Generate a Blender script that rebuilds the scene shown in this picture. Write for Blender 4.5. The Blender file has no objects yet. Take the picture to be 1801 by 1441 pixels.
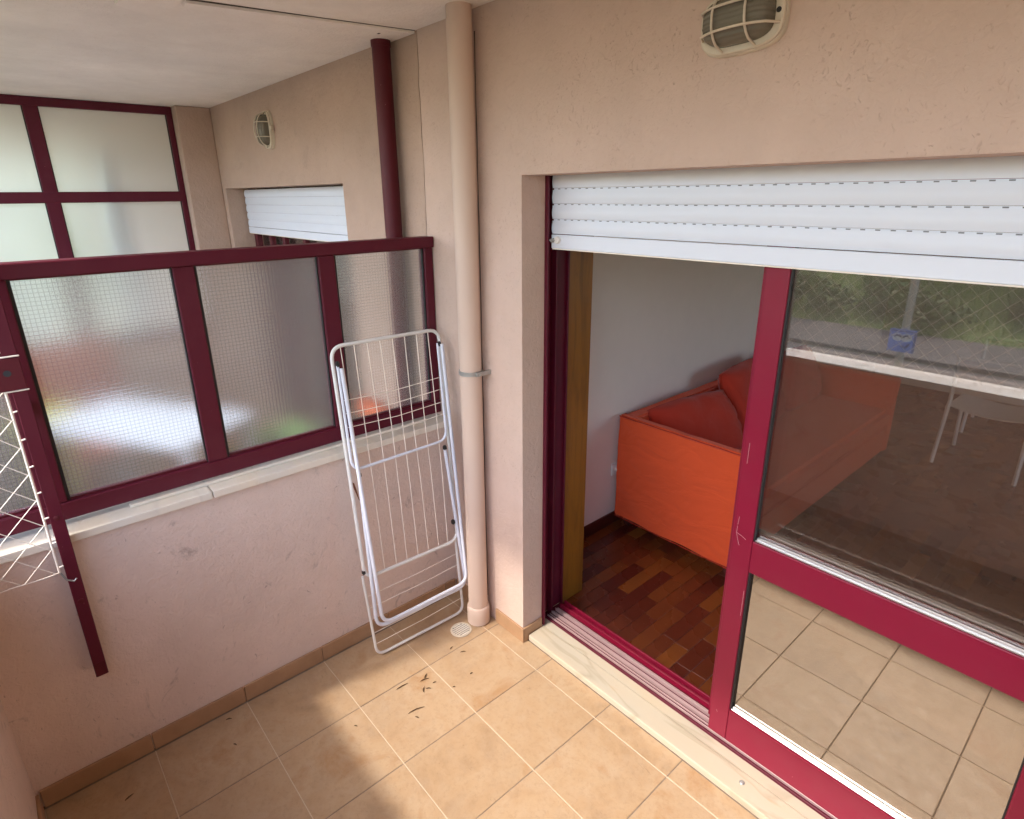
import bpy, bmesh, math, random
from mathutils import Vector, Matrix, noise
random.seed(7)
R = math.radians
scene = bpy.context.scene
C = scene.collection

# ------------------------------------------------------------------ camera
cam_d = bpy.data.cameras.new('camera'); cam = bpy.data.objects.new('camera', cam_d); C.objects.link(cam)
scene.camera = cam
yaw, pitch, roll = R(48.8494), R(-18.7492), R(-0.6393)
_f = Vector((-math.sin(yaw)*math.cos(pitch), math.cos(yaw)*math.cos(pitch), math.sin(pitch)))
_r = Vector((math.cos(yaw), math.sin(yaw), 0)); _u = _r.cross(_f)
_r2 = _r*math.cos(roll) + _u*math.sin(roll); _u2 = _r2.cross(_f)
m3 = Matrix((_r2, _u2, -_f)).transposed()
cam.matrix_world = Matrix.Translation((2.1506, -1.4985, 1.9576)) @ m3.to_4x4()
cam_d.sensor_fit = 'HORIZONTAL'; cam_d.sensor_width = 36; cam_d.lens = 1037.09/1801*36
cam_d.shift_x = 4.564/1801; cam_d.shift_y = -26.01/1801
cam_d.clip_start = 0.02; cam_d.clip_end = 800

# ------------------------------------------------------------------ light
SUN_EL = R(48); SUN_AZ = (-0.163, -0.987)          # direction towards the sun on the ground plane
world = bpy.data.worlds.new('World'); scene.world = world; world.use_nodes = True
wn = world.node_tree.nodes; wl = world.node_tree.links
bg = wn['Background']; sky = wn.new('ShaderNodeTexSky'); sky.sky_type = 'NISHITA'; sky.sun_disc = False
sky.sun_elevation = SUN_EL; sky.sun_rotation = math.atan2(SUN_AZ[0], SUN_AZ[1])
sky.dust_density = 2.0; sky.air_density = 1.0; sky.ozone_density = 1.0
wl.new(sky.outputs[0], bg.inputs[0]); bg.inputs[1].default_value = 0.15
sd = bpy.data.lights.new('sun', 'SUN'); so = bpy.data.objects.new('sun', sd); C.objects.link(so)
sd.energy = 0.9; sd.angle = R(3.0); sd.color = (1.0, 0.95, 0.88)
tow = Vector((SUN_AZ[0]*math.cos(SUN_EL), SUN_AZ[1]*math.cos(SUN_EL), math.sin(SUN_EL)))
so.rotation_euler = (-tow).to_track_quat('-Z', 'Y').to_euler(); so.location = (0, -6, 8)
vs = scene.view_settings; vs.view_transform = 'Standard'; vs.look = 'None'; vs.gamma = 1.0; vs.exposure = 2.5
vs.use_curve_mapping = False
scene.cycles.use_denoising = True; scene.cycles.max_bounces = 12; scene.cycles.diffuse_bounces = 6
scene.cycles.transmission_bounces = 12; scene.cycles.transparent_max_bounces = 24; scene.cycles.glossy_bounces = 6
scene.cycles.sample_clamp_indirect = 6.0

# ------------------------------------------------------------------ material helpers
class NT:
    def __init__(s, name):
        s.m = bpy.data.materials.new(name); s.m.use_nodes = True
        s.t = s.m.node_tree; s.n = s.t.nodes; s.l = s.t.links
        s.b = s.n['Principled BSDF']; s.out = s.n['Material Output']; s.co = None
    def node(s, typ, ins=None, **kw):
        nd = s.n.new('ShaderNode'+typ)
        for k, v in kw.items(): setattr(nd, k, v)
        for k, v in (ins or {}).items(): s.put(nd.inputs[k], v)
        return nd
    def put(s, sock, v):
        if isinstance(v, bpy.types.NodeSocket): s.l.new(v, sock)
        elif isinstance(v, bpy.types.Node): s.l.new(v.outputs[0], sock)
        else:
            if isinstance(v, tuple) and len(v) == 3 and sock.type == 'RGBA': v = v + (1,)
            sock.default_value = v
    def coord(s, scale=(1, 1, 1), rand=False, kind='Object', rot=(0, 0, 0)):
        tc = s.node('TexCoord'); v = tc.outputs[kind]
        if rand:
            oi = s.node('ObjectInfo'); mu = s.node('Math', {0: oi.outputs['Random'], 1: 37.0}, operation='MULTIPLY')
            v = s.node('VectorMath', {0: v, 1: mu.outputs[0]}, operation='ADD').outputs[0]
        return s.node('Mapping', {'Vector': v, 'Scale': scale, 'Rotation': rot}).outputs[0]
    def noise(s, vec, scale, detail=4, rough=.55, dist=0):
        return s.node('TexNoise', {'Vector': vec, 'Scale': scale, 'Detail': detail, 'Roughness': rough, 'Distortion': dist}).outputs['Fac']
    def ramp(s, fac, *stops):
        nd = s.node('ValToRGB', {'Fac': fac}); e = nd.color_ramp.elements
        while len(e) < len(stops): e.new(.5)
        for el, (p, c) in zip(e, stops):
            el.position = p; el.color = (c, c, c, 1) if isinstance(c, (int, float)) else tuple(c)+(1,)
        return nd.outputs[0]
    def mix(s, fac, a, b, typ='MIX'):
        nd = s.node('Mix', data_type='RGBA', blend_type=typ)
        s.put(nd.inputs[0], fac); s.put(nd.inputs[6], a); s.put(nd.inputs[7], b); return nd.outputs[2]
    def math(s, op, a, b=0.0, c=None):
        nd = s.node('Math', {0: a, 1: b}, operation=op)
        if c is not None: s.put(nd.inputs[2], c)
        return nd.outputs[0]
    def bump(s, h, strength=.3, dist=.01):
        nd = s.node('Bump', {'Height': h, 'Strength': strength, 'Distance': dist}); s.put(s.b.inputs['Normal'], nd.outputs[0]); return nd
    def set(s, **kw):
        for k, v in kw.items(): s.put(s.b.inputs[k.replace('_', ' ')], v)
        return s

def plaster(name, col, dirt=0.0, scale=1.0, relief=1.0):
    t = NT(name); v = t.coord()
    big = t.noise(v, 1.7, 5, .6); fine = t.noise(v, 60, 4, .6)
    swirl = t.noise(t.coord(scale=(1, 1, .62)), 62*scale, 3, .5, 2.2)          # worm-like trowel drag
    scr = t.math('MULTIPLY', t.ramp(swirl, (.30, 1.0), (.37, 0.0)), t.ramp(t.noise(v, 3.1, 3), (.38, 0.0), (.62, 1.0)))
    c = t.mix(t.ramp(big, (.3, 0.0), (.75, 1.0)), tuple(x*.89 for x in col), tuple(min(1, x*1.08) for x in col))
    c = t.mix(t.math('MULTIPLY', scr, .17), c, tuple(x*.6 for x in col))
    mott = t.ramp(t.noise(v, 9, 5, .65), (.40, 0.0), (.72, 1.0))
    c = t.mix(t.math('MULTIPLY', mott, .16), c, (col[0]*.72, col[1]*.66, col[2]*.6))
    if dirt:
        sm = t.ramp(t.noise(t.coord(scale=(1, 1.6, 1.0)), 6.5, 6, .7, .8), (.60, 0.0), (.72, 1.0))
        c = t.mix(t.math('MULTIPLY', sm, dirt), c, (.20, .15, .13))
        sp = t.ramp(t.noise(t.coord(scale=(1, 1, .6)), 42, 2, .5, 1.5), (.70, 0.0), (.76, 1.0))
        c = t.mix(t.math('MULTIPLY', sp, dirt*.8), c, (.16, .11, .09))
    t.set(Base_Color=c, Roughness=.92)
    h = t.math('ADD', t.math('MULTIPLY', fine, .5), t.math('SUBTRACT', t.math('MULTIPLY', t.noise(v, 30*scale, 4, .55, 1.0), .8), t.math('MULTIPLY', scr, .6)))
    t.bump(h, min(1, .62*relief), .007*relief); return t.m

def paint(name, col, rough=.35, var=.25, chips=True, coat=.0, dust_haze=.05):
    t = NT(name); v = t.coord(rand=True)
    c = t.mix(t.math('MULTIPLY', t.noise(v, 5, 4), var), col, tuple(x*1.4+.001 for x in col))
    if chips:
        ch = t.ramp(t.noise(v, 70, 3, .7), (.745, 0.0), (.76, 1.0))
        c = t.mix(t.math('MULTIPLY', ch, .6), c, (.50, .26, .26))
        du = t.ramp(t.noise(t.coord(scale=(1, 1, 1), rand=True), 2.6, 6, .7), (.5, 0.0), (.85, 1.0))
        c = t.mix(t.math('MULTIPLY', du, dust_haze), c, (.42, .30, .27))
    rg = t.math('ADD', rough, t.math('MULTIPLY', t.noise(v, 22, 4), .18))
    t.set(Base_Color=c, Roughness=rg); t.b.inputs['Coat Weight'].default_value = coat; t.b.inputs['Specular IOR Level'].default_value = .32
    t.bump(t.noise(v, 140, 2), .04, .002); return t.m

def flat(name, col, rough=.5, metal=0.0, var=.12, bump=.05):
    t = NT(name); v = t.coord(rand=True)
    t.set(Base_Color=t.mix(t.noise(v, 8, 5, .6), tuple(x*(1-var) for x in col), tuple(min(1, x*(1+var)) for x in col)),
          Roughness=t.math('ADD', rough-.06, t.math('MULTIPLY', t.noise(v, 30, 3), .12)), Metallic=metal)
    if bump: t.bump(t.noise(v, 90, 3), bump, .003)
    return t.m

M = {}
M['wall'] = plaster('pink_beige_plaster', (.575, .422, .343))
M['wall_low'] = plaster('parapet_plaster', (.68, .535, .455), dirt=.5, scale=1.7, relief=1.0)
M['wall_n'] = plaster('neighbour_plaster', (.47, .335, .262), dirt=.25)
M['ceil'] = plaster('cream_ceiling_paint', (.86, .81, .745), dirt=.05)
M['white_wall'] = flat('white_room_paint', (.76, .655, .60), .85, 0, .04, .1)
M['burg'] = paint('burgundy_powder_coat', (.084, .0036, .0150), .38)
M['burg_door'] = paint('burgundy_door_paint', (.190, .0045, .0235), .30, .10, coat=.0, dust_haze=.03)
M['burg_dark'] = paint('burgundy_pipe_paint', (.080, .0035, .0100), .42)
M['alu'] = flat('brushed_aluminium', (.62, .62, .61), .34, .9, .04, 0)
M['gasket'] = flat('black_rubber', (.012, .010, .010), .6)
M['shutter'] = flat('white_shutter_plastic', (.66, .69, .76), .42, 0, .025, .03)
M['slot'] = flat('dark_slot', (.03, .03, .033), .9); M['vent'] = flat('grey_slot', (.20, .20, .21), .9)
M['pipe'] = paint('beige_pipe_paint', (.58, .44, .355), .5, .08, chips=False)
M['galv'] = flat('galvanised_steel', (.42, .42, .40), .42, .7)
M['marks'] = flat('dark_scrap', (.10, .055, .022), .8)
M['rust'] = flat('rust_streak', (.16, .055, .022), .95)
M['cream'] = flat('cream_cord', (.80, .72, .62), .7)
M['enamel'] = flat('white_enamel_tube', (.66, .68, .75), .32, 0, .05)
M['enamel_old'] = flat('yellowed_enamel_tube', (.70, .68, .64), .38, 0, .10)
M['black'] = flat('black_plastic', (.02, .02, .02), .45)
M['lamp_paint'] = flat('aged_white_lamp_paint', (.58, .50, .39), .6, 0, .35, .3)
M['socket'] = flat('white_plastic', (.75, .72, .68), .4)
M['filler'] = flat('joint_filler', (.07, .055, .045), .95)
M['slab'] = flat('concrete', (.13, .12, .11), .9, 0, .2, .3)

def tile_mat():
    t = NT('peach_stoneware_tile'); v = t.coord(rand=True)
    a = t.noise(v, 5.0, 7, .66, .7); b = t.noise(v, 19, 6, .7); oi = t.node('ObjectInfo')
    c = t.ramp(a, (.25, (.30, .195, .110)), (.43, (.41, .268, .150)), (.55, (.435, .30, .178)), (.68, (.375, .218, .106)), (.85, (.32, .175, .078)))
    c = t.mix(t.math('MULTIPLY', t.ramp(b, (.45, 0.0), (.68, 1.0)), .36), c, (.45, .34, .235))
    c = t.mix(t.math('MULTIPLY', t.ramp(t.noise(v, 70, 5, .75), (.50, 0.0), (.70, 1.0)), .36), c, (.25, .145, .072))
    c = t.mix(t.math('MULTIPLY', oi.outputs['Random'], .25), c, (.34, .22, .118))
    sc = t.ramp(t.noise(t.coord(rand=True, scale=(1.0, 3.4, 1), rot=(0, 0, .7)), 26, 3, .5, 1.4), (.68, 0.0), (.74, 1.0))
    c = t.mix(t.math('MULTIPLY', sc, .34), c, (.16, .10, .06))
    du = t.ramp(t.noise(t.coord(rand=True), 3.4, 7, .75), (.52, 0.0), (.78, 1.0))
    c = t.mix(t.math('MULTIPLY', du, .34), c, (.23, .165, .12))
    t.set(Base_Color=c, Roughness=t.math('ADD', .36, t.math('MULTIPLY', b, .3)))
    t.bump(t.math('ADD', b, t.noise(v, 60, 3)), .18, .002); return t.m
M['tile'] = tile_mat()
def skirt_mat():
    t = NT('terracotta_skirting_tile'); v = t.coord(rand=True)
    c = t.ramp(t.noise(v, 6, 6, .6), (.3, (.31, .175, .09)), (.6, (.40, .235, .125)), (.8, (.29, .16, .085)))
    t.set(Base_Color=c, Roughness=.5); t.bump(t.noise(v, 50, 3), .1, .002); return t.m
M['skirt'] = skirt_mat()
def grout_mat():
    t = NT('grout'); v = t.coord()
    c = t.ramp(t.noise(v, 25, 4), (.3, (.17, .125, .09)), (.7, (.25, .19, .135)))
    t.set(Base_Color=c, Roughness=.95); return t.m
M['grout'] = grout_mat()
M['grout_lt'] = flat('cream_grout', (.55, .43, .30), .95, 0, .2)
def marble_mat(name, base, vein, s=1.0):
    t = NT(name); v = t.coord(scale=(1, 3.6, 1), rot=(0, 0, .12))
    w = t.noise(v, 1.7*s, 3, .5, .7)
    vn = t.ramp(w, (.47, 0.0), (.50, 1.0), (.545, 0.0))
    c = t.mix(t.ramp(t.noise(v, 2.2, 4), (.3, 0.0), (.7, 1.0)), base, tuple(x*k for x, k in zip(base, (1.08, 1.0, .9))))
    c = t.mix(t.math('MULTIPLY', vn, t.math('MULTIPLY', t.noise(v, 1.6, 2), .95)), c, vein)
    sp = t.ramp(t.noise(v, 9, 4, .6), (.64, 0.0), (.74, 1.0))
    c = t.mix(t.math('MULTIPLY', sp, .3), c, (.48, .30, .16))
    t.set(Base_Color=c, Roughness=.33); t.bump(t.noise(v, 60, 3), .04, .002); return t.m
M['marble'] = marble_mat('cream_marble', (.47, .415, .325), (.33, .265, .18))
M['coping'] = marble_mat('pale_marble_coping', (.66, .62, .55), (.56, .50, .42), .6)

def timber_mat():
    t = NT('varnished_pine'); v = t.coord(scale=(9, 9, .9))
    c = t.ramp(t.noise(v, 3, 5, .6, .8), (.3, (.16, .056, .004)), (.55, (.25, .094, .007)), (.8, (.16, .053, .004)))
    k = t.ramp(t.noise(t.coord(scale=(4, 4, 1.6)), 3.2, 2), (.73, 0.0), (.79, 1.0))
    t.set(Base_Color=t.mix(t.math('MULTIPLY', k, .8), c, (.10, .03, .006)), Roughness=.35); return t.m
M['timber'] = timber_mat()
def plank_mat():
    t = NT('red_hardwood_parquet'); oi = t.node('ObjectInfo'); at = t.node('Attribute', attribute_name='tone')
    v = t.coord(scale=(14, 1.6, 14), rand=True)
    g = t.noise(v, 4, 5, .6, .6)
    rnd = t.math('FRACT', t.math('ADD', oi.outputs['Random'], at.outputs['Fac']))
    base = t.ramp(rnd, (.0, (.080, .013, .008)), (.35, (.118, .025, .010)), (.62, (.155, .038, .011)), (.86, (.190, .052, .012)), (1.0, (.27, .092, .015)))
    c = t.mix(t.math('MULTIPLY', g, .45), base, t.mix(.5, base, (.035, .010, .006)))
    t.set(Base_Color=c, Roughness=t.math('ADD', .17, t.math('MULTIPLY', t.noise(t.coord(), 5, 5), .22)))
    t.bump(g, .05, .002); return t.m
M['plank'] = plank_mat()
M['skirt_wood'] = flat('dark_red_skirting', (.075, .014, .010), .35)
def fabric(name, col, fold=.5):
    t = NT(name); v = t.coord()
    fo = t.noise(t.coord(scale=(1.0, 1.0, 2.6), rot=(.5, .55, 0)), 4.0, 3, .5, .9)
    c = t.mix(t.noise(v, 3, 4), tuple(x*.93 for x in col), col)
    t.set(Base_Color=c, Roughness=.9); t.b.inputs['Sheen Weight'].default_value = .15
    t.bump(t.math('ADD', t.math('MULTIPLY', fo, fold), t.math('MULTIPLY', t.noise(v, 320, 2), .02)), .6, .03); return t.m
M['orange'] = fabric('orange_cotton_cover', (.82, .100, .022), .9)
M['orange_shaded'] = fabric('shaded_orange_cotton', (.52, .034, .011), .6)  # darker copy of the sofa orange, shade put into the colour

def window_glass(name, refl, tint, gc=(.95, .95, .95), dust_haze=.014):
    t = NT(name); t.n.remove(t.b)
    fr = t.node('Fresnel', {'IOR': 1.55})
    fac = t.math('MINIMUM', t.math('ADD', refl, fr.outputs[0]), .95)
    tr = t.node('BsdfTransparent', {'Color': tint}); gl = t.node('BsdfGlossy', {'Color': gc, 'Roughness': .012})
    mx0 = t.node('MixShader', {0: fac, 1: tr, 2: gl}); dd = t.node('BsdfDiffuse', {'Color': (.60, .56, .52)})
    mx = t.node('MixShader', {0: t.math('MULTIPLY', t.ramp(t.noise(t.coord(), 2.5, 5, .65), (.3, .5), (.75, 1.0)), dust_haze), 1: mx0, 2: dd}); t.l.new(mx.outputs[0], t.out.inputs[0]); return t.m  # pale diffuse veil mixed in as haze to lighten the pane
M['glass'] = window_glass('solar_film_glass', .06, (.88, .84, .80))
M['glass_low'] = window_glass('mirrored_film_glass', .29, (.42, .38, .34), (.98, .92, .82))
M['glass_back'] = window_glass('clear_glass', .02, (.88, .86, .84), dust_haze=.008)
def wired_glass():
    t = NT('wired_patterned_glass'); t.n.remove(t.b); v = t.coord()
    sx = t.node('SeparateXYZ', {0: v}); P = .0125
    def tri(s): return t.math('ABSOLUTE', t.math('SUBTRACT', t.math('FRACT', t.math('DIVIDE', s, P)), .5))
    a, b = tri(t.math('ADD', sx.outputs[1], t.math('MULTIPLY', t.noise(v, 6, 2), .006))), tri(t.math('ADD', sx.outputs[2], t.math('MULTIPLY', t.noise(v, 5, 2), .004)))
    wire = t.ramp(t.math('MAXIMUM', a, b), (.40, 0.0), (.455, 1.0))
    h = t.math('ADD', t.math('MULTIPLY', t.math('ADD', t.math('MULTIPLY', a, a), t.math('MULTIPLY', b, b)), 1.0), t.math('MULTIPLY', t.noise(v, 330, 2), .55))
    bp = t.node('Bump', {'Height': h, 'Strength': .42, 'Distance': .004})
    rf = t.node('BsdfRefraction', {'Color': (.93, .95, .95), 'Roughness': .13, 'IOR': 1.16, 'Normal': bp.outputs[0]})
    tl = t.node('BsdfTranslucent', {'Color': (.80, .83, .83)})
    m1 = t.node('MixShader', {0: .07, 1: rf, 2: tl})
    gl = t.node('BsdfGlossy', {'Color': (1, 1, 1), 'Roughness': .22, 'Normal': bp.outputs[0]})
    m2 = t.node('MixShader', {0: .07, 1: m1, 2: gl})
    df = t.node('BsdfDiffuse', {'Color': (.16, .16, .16)})
    m3_ = t.node('MixShader', {0: t.math('MULTIPLY', wire, .13), 1: m2, 2: df}); t.l.new(m3_.outputs[0], t.out.inputs[0]); return t.m
M['wired'] = wired_glass()
def frosted():
    t = NT('frosted_glass'); t.n.remove(t.b)
    rf = t.node('BsdfRefraction', {'Color': (.90, .93, .92), 'Roughness': .55, 'IOR': 1.2})
    tl = t.node('BsdfTranslucent', {'Color': (.80, .83, .82)}); df = t.node('BsdfDiffuse', {'Color': (.72, .75, .74)})
    m1 = t.node('MixShader', {0: .35, 1: rf, 2: tl}); m2 = t.node('MixShader', {0: .16, 1: m1, 2: df})
    t.l.new(m2.outputs[0], t.out.inputs[0]); return t.m
M['frost'] = frosted()
def lamp_glass():
    t = NT('ribbed_lamp_glass'); v = t.coord()
    t.set(Base_Color=(.24, .215, .165), Roughness=.2, Transmission_Weight=.35, IOR=1.3)
    w = t.node('TexWave', {'Vector': v, 'Scale': 30.0, 'Distortion': .3}, bands_direction='Z')
    t.bump(w.outputs[0], .5, .003); return t.m
M['lamp_glass'] = lamp_glass()
def ground_mat(name, c1, c2, s, rough=.95):
    t = NT(name); v = t.coord()
    t.set(Base_Color=t.ramp(t.noise(v, s, 8, .7), (.3, c1), (.7, c2)), Roughness=rough); t.bump(t.noise(v, s*8, 4), .5, .05); return t.m
M['asphalt'] = ground_mat('asphalt', (.05, .045, .042), (.085, .075, .07), .5)
M['pave'] = ground_mat('pavement_concrete', (.075, .062, .05), (.12, .105, .09), .7)
M['grass'] = ground_mat('grass_ground', (.06, .09, .02), (.17, .22, .05), .5)
def leafm(name, a, b):
    t = NT(name); g = t.node('NewGeometry'); v = t.coord()
    c = t.ramp(t.noise(v, 1.6, 3), (.3, a), (.7, b))
    t.set(Base_Color=c, Roughness=.7); return t.m
M['leaf'] = leafm('green_leaves', (.045, .085, .018), (.13, .20, .045))
M['leaf2'] = leafm('pot_plant_leaves', (.05, .14, .02), (.12, .26, .05))
M['bark'] = flat('bark', (.10, .07, .05), .95)
M['sign_blue'] = flat('sign_blue', (.14, .27, .72), .4); M['sign_navy'] = flat('sign_navy', (.012, .03, .14), .4)
M['sign_white'] = flat('sign_white', (.75, .78, .82), .4)
M['lime'] = flat('lime_plastic', (.62, .66, .10), .45); M['white_pl'] = flat('white_plastic_table', (.40, .455, .55), .5)
M['beige_pot'] = flat('beige_pot', (.62, .52, .36), .7); M['terra'] = flat('terracotta_pot', (.42, .16, .08), .8)
M['broom'] = flat('orange_bristles', (.75, .16, .04), .7)
M['chair'] = flat('white_chair_metal', (.85, .84, .82), .38); M['bulb'] = flat('bulb_glass', (.7, .7, .66), .3)

# ------------------------------------------------------------------ mesh helpers
class MB:
    def __init__(s): s.bm = bmesh.new()
    def box(s, x0, x1, y0, y1, z0, z1, bev=0, seg=1):
        b = bmesh.new(); bmesh.ops.create_cube(b, size=1)
        for v in b.verts: v.co = Vector(((x0+x1)/2 + v.co.x*(x1-x0), (y0+y1)/2 + v.co.y*(y1-y0), (z0+z1)/2 + v.co.z*(z1-z0)))
        if bev: bmesh.ops.bevel(b, geom=list(b.edges), offset=bev, segments=seg, profile=.5, affect='EDGES')
        s.merge(b); return s
    def merge(s, b, mat=None):
        me = bpy.data.meshes.new('tmp'); b.to_mesh(me); b.free()
        if mat: me.transform(mat)
        s.bm.from_mesh(me); bpy.data.meshes.remove(me)
    def tube(s, pts, r, n=8, closed=False, cap=True):
        pts = [Vector(p) for p in pts]; k = len(pts); rings = []; up = None
        rs = r if isinstance(r, (list, tuple)) else [r]*k
        for i, p in enumerate(pts):
            a = pts[i-1] if (i > 0 or closed) else p; b = pts[(i+1) % k] if (i < k-1 or closed) else p
            t = (b-a).normalized()
            if up is None: up = Vector((0, 0, 1)) if abs(t.z) < .9 else Vector((1, 0, 0))
            x = (up - t*up.dot(t)).normalized(); up = x; y = t.cross(x)
            rings.append([s.bm.verts.new(p + (x*math.cos(2*math.pi*j/n) + y*math.sin(2*math.pi*j/n))*rs[i]) for j in range(n)])
        m = k if closed else k-1
        for i in range(m):
            A, B = rings[i], rings[(i+1) % k]
            for j in range(n): s.bm.faces.new((A[j], A[(j+1) % n], B[(j+1) % n], B[j]))
        if cap and not closed: s.bm.faces.new(rings[0][::-1]); s.bm.faces.new(rings[-1])
        return s
    def lathe(s, prof, c=(0, 0, 0), n=24, cap=True):
        rings = [[s.bm.verts.new((c[0]+r*math.cos(2*math.pi*j/n), c[1]+r*math.sin(2*math.pi*j/n), c[2]+z)) for j in range(n)] for r, z in prof]
        for A, B in zip(rings, rings[1:]):
            for j in range(n): s.bm.faces.new((A[j], A[(j+1) % n], B[(j+1) % n], B[j]))
        if cap: s.bm.faces.new(rings[0][::-1]); s.bm.faces.new(rings[-1])
        return s
    def prism(s, poly, axis, a, b):
        def P(u, v, w): return {'x': (w, u, v), 'y': (u, w, v), 'z': (u, v, w)}[axis]
        A = [s.bm.verts.new(P(u, v, a)) for u, v in poly]; B = [s.bm.verts.new(P(u, v, b)) for u, v in poly]
        n = len(poly)
        for i in range(n): s.bm.faces.new((A[i], A[(i+1) % n], B[(i+1) % n], B[i]))
        s.bm.faces.new(A[::-1]); s.bm.faces.new(B); return s
    def rings(s, rings, cap=True):
        V = [[s.bm.verts.new(p) for p in r] for r in rings]; n = len(V[0])
        for A, B in zip(V, V[1:]):
            for j in range(n): s.bm.faces.new((A[j], A[(j+1) % n], B[(j+1) % n], B[j]))
        if cap: s.bm.faces.new(V[0][::-1]); s.bm.faces.new(V[-1])
        return s
    def mesh(s, name, mat, smooth=None):
        bmesh.ops.recalc_face_normals(s.bm, faces=s.bm.faces)
        me = bpy.data.meshes.new(name); s.bm.to_mesh(me); s.bm.free(); me.materials.append(mat)
        if smooth is not None:
            me.polygons.foreach_set('use_smooth', [True]*len(me.polygons)); me.set_sharp_from_angle(angle=R(smooth))
        return me
    def build(s, name, mat, parent=None, smooth=None):
        return link(name, s.mesh(name, mat, smooth), parent)
def link(name, me, parent=None, loc=None, rot=None):
    o = bpy.data.objects.new(name, me); C.objects.link(o)
    if parent: o.parent = parent
    if loc: o.location = loc
    if rot: o.rotation_euler = rot
    return o
def B(name, mat, dims, parent=None, bev=0, seg=1, smooth=None):
    return MB().box(*dims, bev=bev, seg=seg).build(name, mat, parent, smooth)
def tag(o, label, cat, group=None):
    o['label'] = label; o['category'] = cat
    if group: o['group'] = group
    return o
def struct(o, kind='structure'): o['kind'] = kind; return o
def thing(name, label, cat, loc=(0, 0, 0), rot=(0, 0, 0), group=None):
    o = link(name, None, None, loc, rot); return tag(o, label, cat, group)
def rounded(pts, rad, n=6, closed=True):
    out = []; k = len(pts)
    for i, p in enumerate(pts):
        p = Vector(p)
        if not closed and i in (0, k-1): out.append(p); continue
        a = Vector(pts[i-1]); b = Vector(pts[(i+1) % k])
        da = (a-p); db = (b-p); r = min(rad, da.length*.49, db.length*.49)
        s0 = p+da.normalized()*r; s1 = p+db.normalized()*r
        for j in range(n+1):
            t = j/n; out.append(s0*(1-t)**2 + p*2*t*(1-t) + s1*t*t)
    return out

T = 1/3.
ZC = 2.58; XO = .514; XR = 2.25; ZO = 2.022; WT = .47
# ------------------------------------------------------------------ setting: floor, ceiling
floor = struct(B('balcony_floor', M['grout'], (-.14, 4.5, -1.9, .12, -.22, -.002)))
tm = MB().box(-T/2+.0018, T/2-.0018, -T/2+.0018, T/2-.0018, -.009, .0, bev=.0012).mesh('tile', M['tile'])
ts = MB().box(-T/2+.0018, T/2-.0018, -.0475, .0475, -.009, .0, bev=.0012).mesh('tile', M['tile'])
X1 = .347; Y0 = -.077
for j in range(-1, 12):
    x = X1 + (j+.5)*T
    if j >= 0 or True: link('tile', ts, floor, (x, Y0+.0018+.0475, random.uniform(-.0008, -.0002)))
    for i in range(5): link('tile', tm, floor, (x, Y0-(i+.5)*T, random.uniform(-.0006, .0005)), (0, 0, 0))
for i in range(0, 6): B('grout_line', M['grout_lt'], (.014, 4.3, Y0-i*T-.0017, Y0-i*T+.0017, -.004, -.0012), floor)

ceil = MB(); ceil.box(-9.0, -.108, -1.95, .46, ZC, ZC+.22); ceil.box(-.108, 4.62, -1.95, .46, ZC+.0005, ZC+.22)
ceil = struct(ceil.build('balcony_ceiling', M['ceil']))
st = MB(); st.prism([(-.252, -.80), (-.110, -.003), (-.318, -.003), (-.306, -.80)], 'z', ZC-.011, ZC-.0005)
st = st.build('joint_batten', M['ceil'], ceil); st['label'] = 'cream plaster batten hiding the ceiling joint above the screen'
B('batten_screw', M['gasket'], (-.205, -.19, -.118, -.110, ZC-.0122, ZC-.0112), st)
gp = MB(); gp.prism([(-.2515, -.80), (-.1095, -.003), (-.1075, -.003), (-.170, -.36), (-.236, -.80)], 'z', ZC-.0022, ZC-.0006); gp.build('joint_gap', M['filler'], ceil)
pt = MB(); ring = []
for k in range(18):
    a = 2*math.pi*k/18; ring.append((-.33+.13*math.cos(a)*(1+.25*math.sin(3*a)), -.90+.11*math.sin(a)*(1+.3*math.cos(2*a))))
pt.prism(ring, 'z', ZC-.014, ZC-.0003); pt.build('filler_patch', M['ceil'], ceil)

# ------------------------------------------------------------------ facade wall (ours)
def jag(x, z0, z1, n, amp, y):
    return [(x+random.uniform(-amp, amp), z0+(z1-z0)*i/n) for i in range(n+1)]
fw = MB()
je = jag(-.099, 0.0, ZC, 40, .0035, 0)
fw.prism(je + [(XO, ZC), (XO, 0.0)], 'y', 0.0, .117)
fw.box(-.05, XO-.0645, .1172, .30, 0, ZC); fw.box(.12-.1, .436, .3005, WT, -.02, ZC); fw.box(XO-.0645, XO, .1172, .30, ZO+.046, ZC)
fw.box(XO, XR, 0.0, .30, ZO, ZC); fw.box(XR, 4.5, 0.0, WT, 0, ZC); fw.box(.436, XR, .3005, WT, ZO+.05, ZC)
facade = tag(fw.build('facade_wall', M['wall']), 'pinkish beige plastered house wall around the sliding door', 'wall')
B('joint_filler', M['filler'], (-.112, -.094, .006, .02, 0, ZC-.002), facade)
for x0, x1 in ((0.012, .20), (.328, XO+.010)):
    B('skirting_tile', M['skirt'], (x0, x1, -.010, .0, 0, .074), facade, bev=.0015)
B('skirting_tile', M['skirt'], (XO, XO+.010, .0008, .112, 0, .074), facade, bev=.0015)
B('door_sill', M['marble'], (XO+.0125, XR, .022, .118, .0, .030), facade, bev=.004, seg=2)
B('door_sill', M['marble'], (XO-.048, XR, .1185, .30, .0, .030), facade)
sc = MB(); sc.lathe([(.0001, 0), (.009, 0), (.009, .002), (.0065, .004), (.0001, .0035)], (1.545, .075, .0302), 14, cap=False)
sc.box(1.5385, 1.5515, .0742, .0758, .0336, .0345); sc.build('sill_screw', M['galv'], facade, 35)

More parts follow.
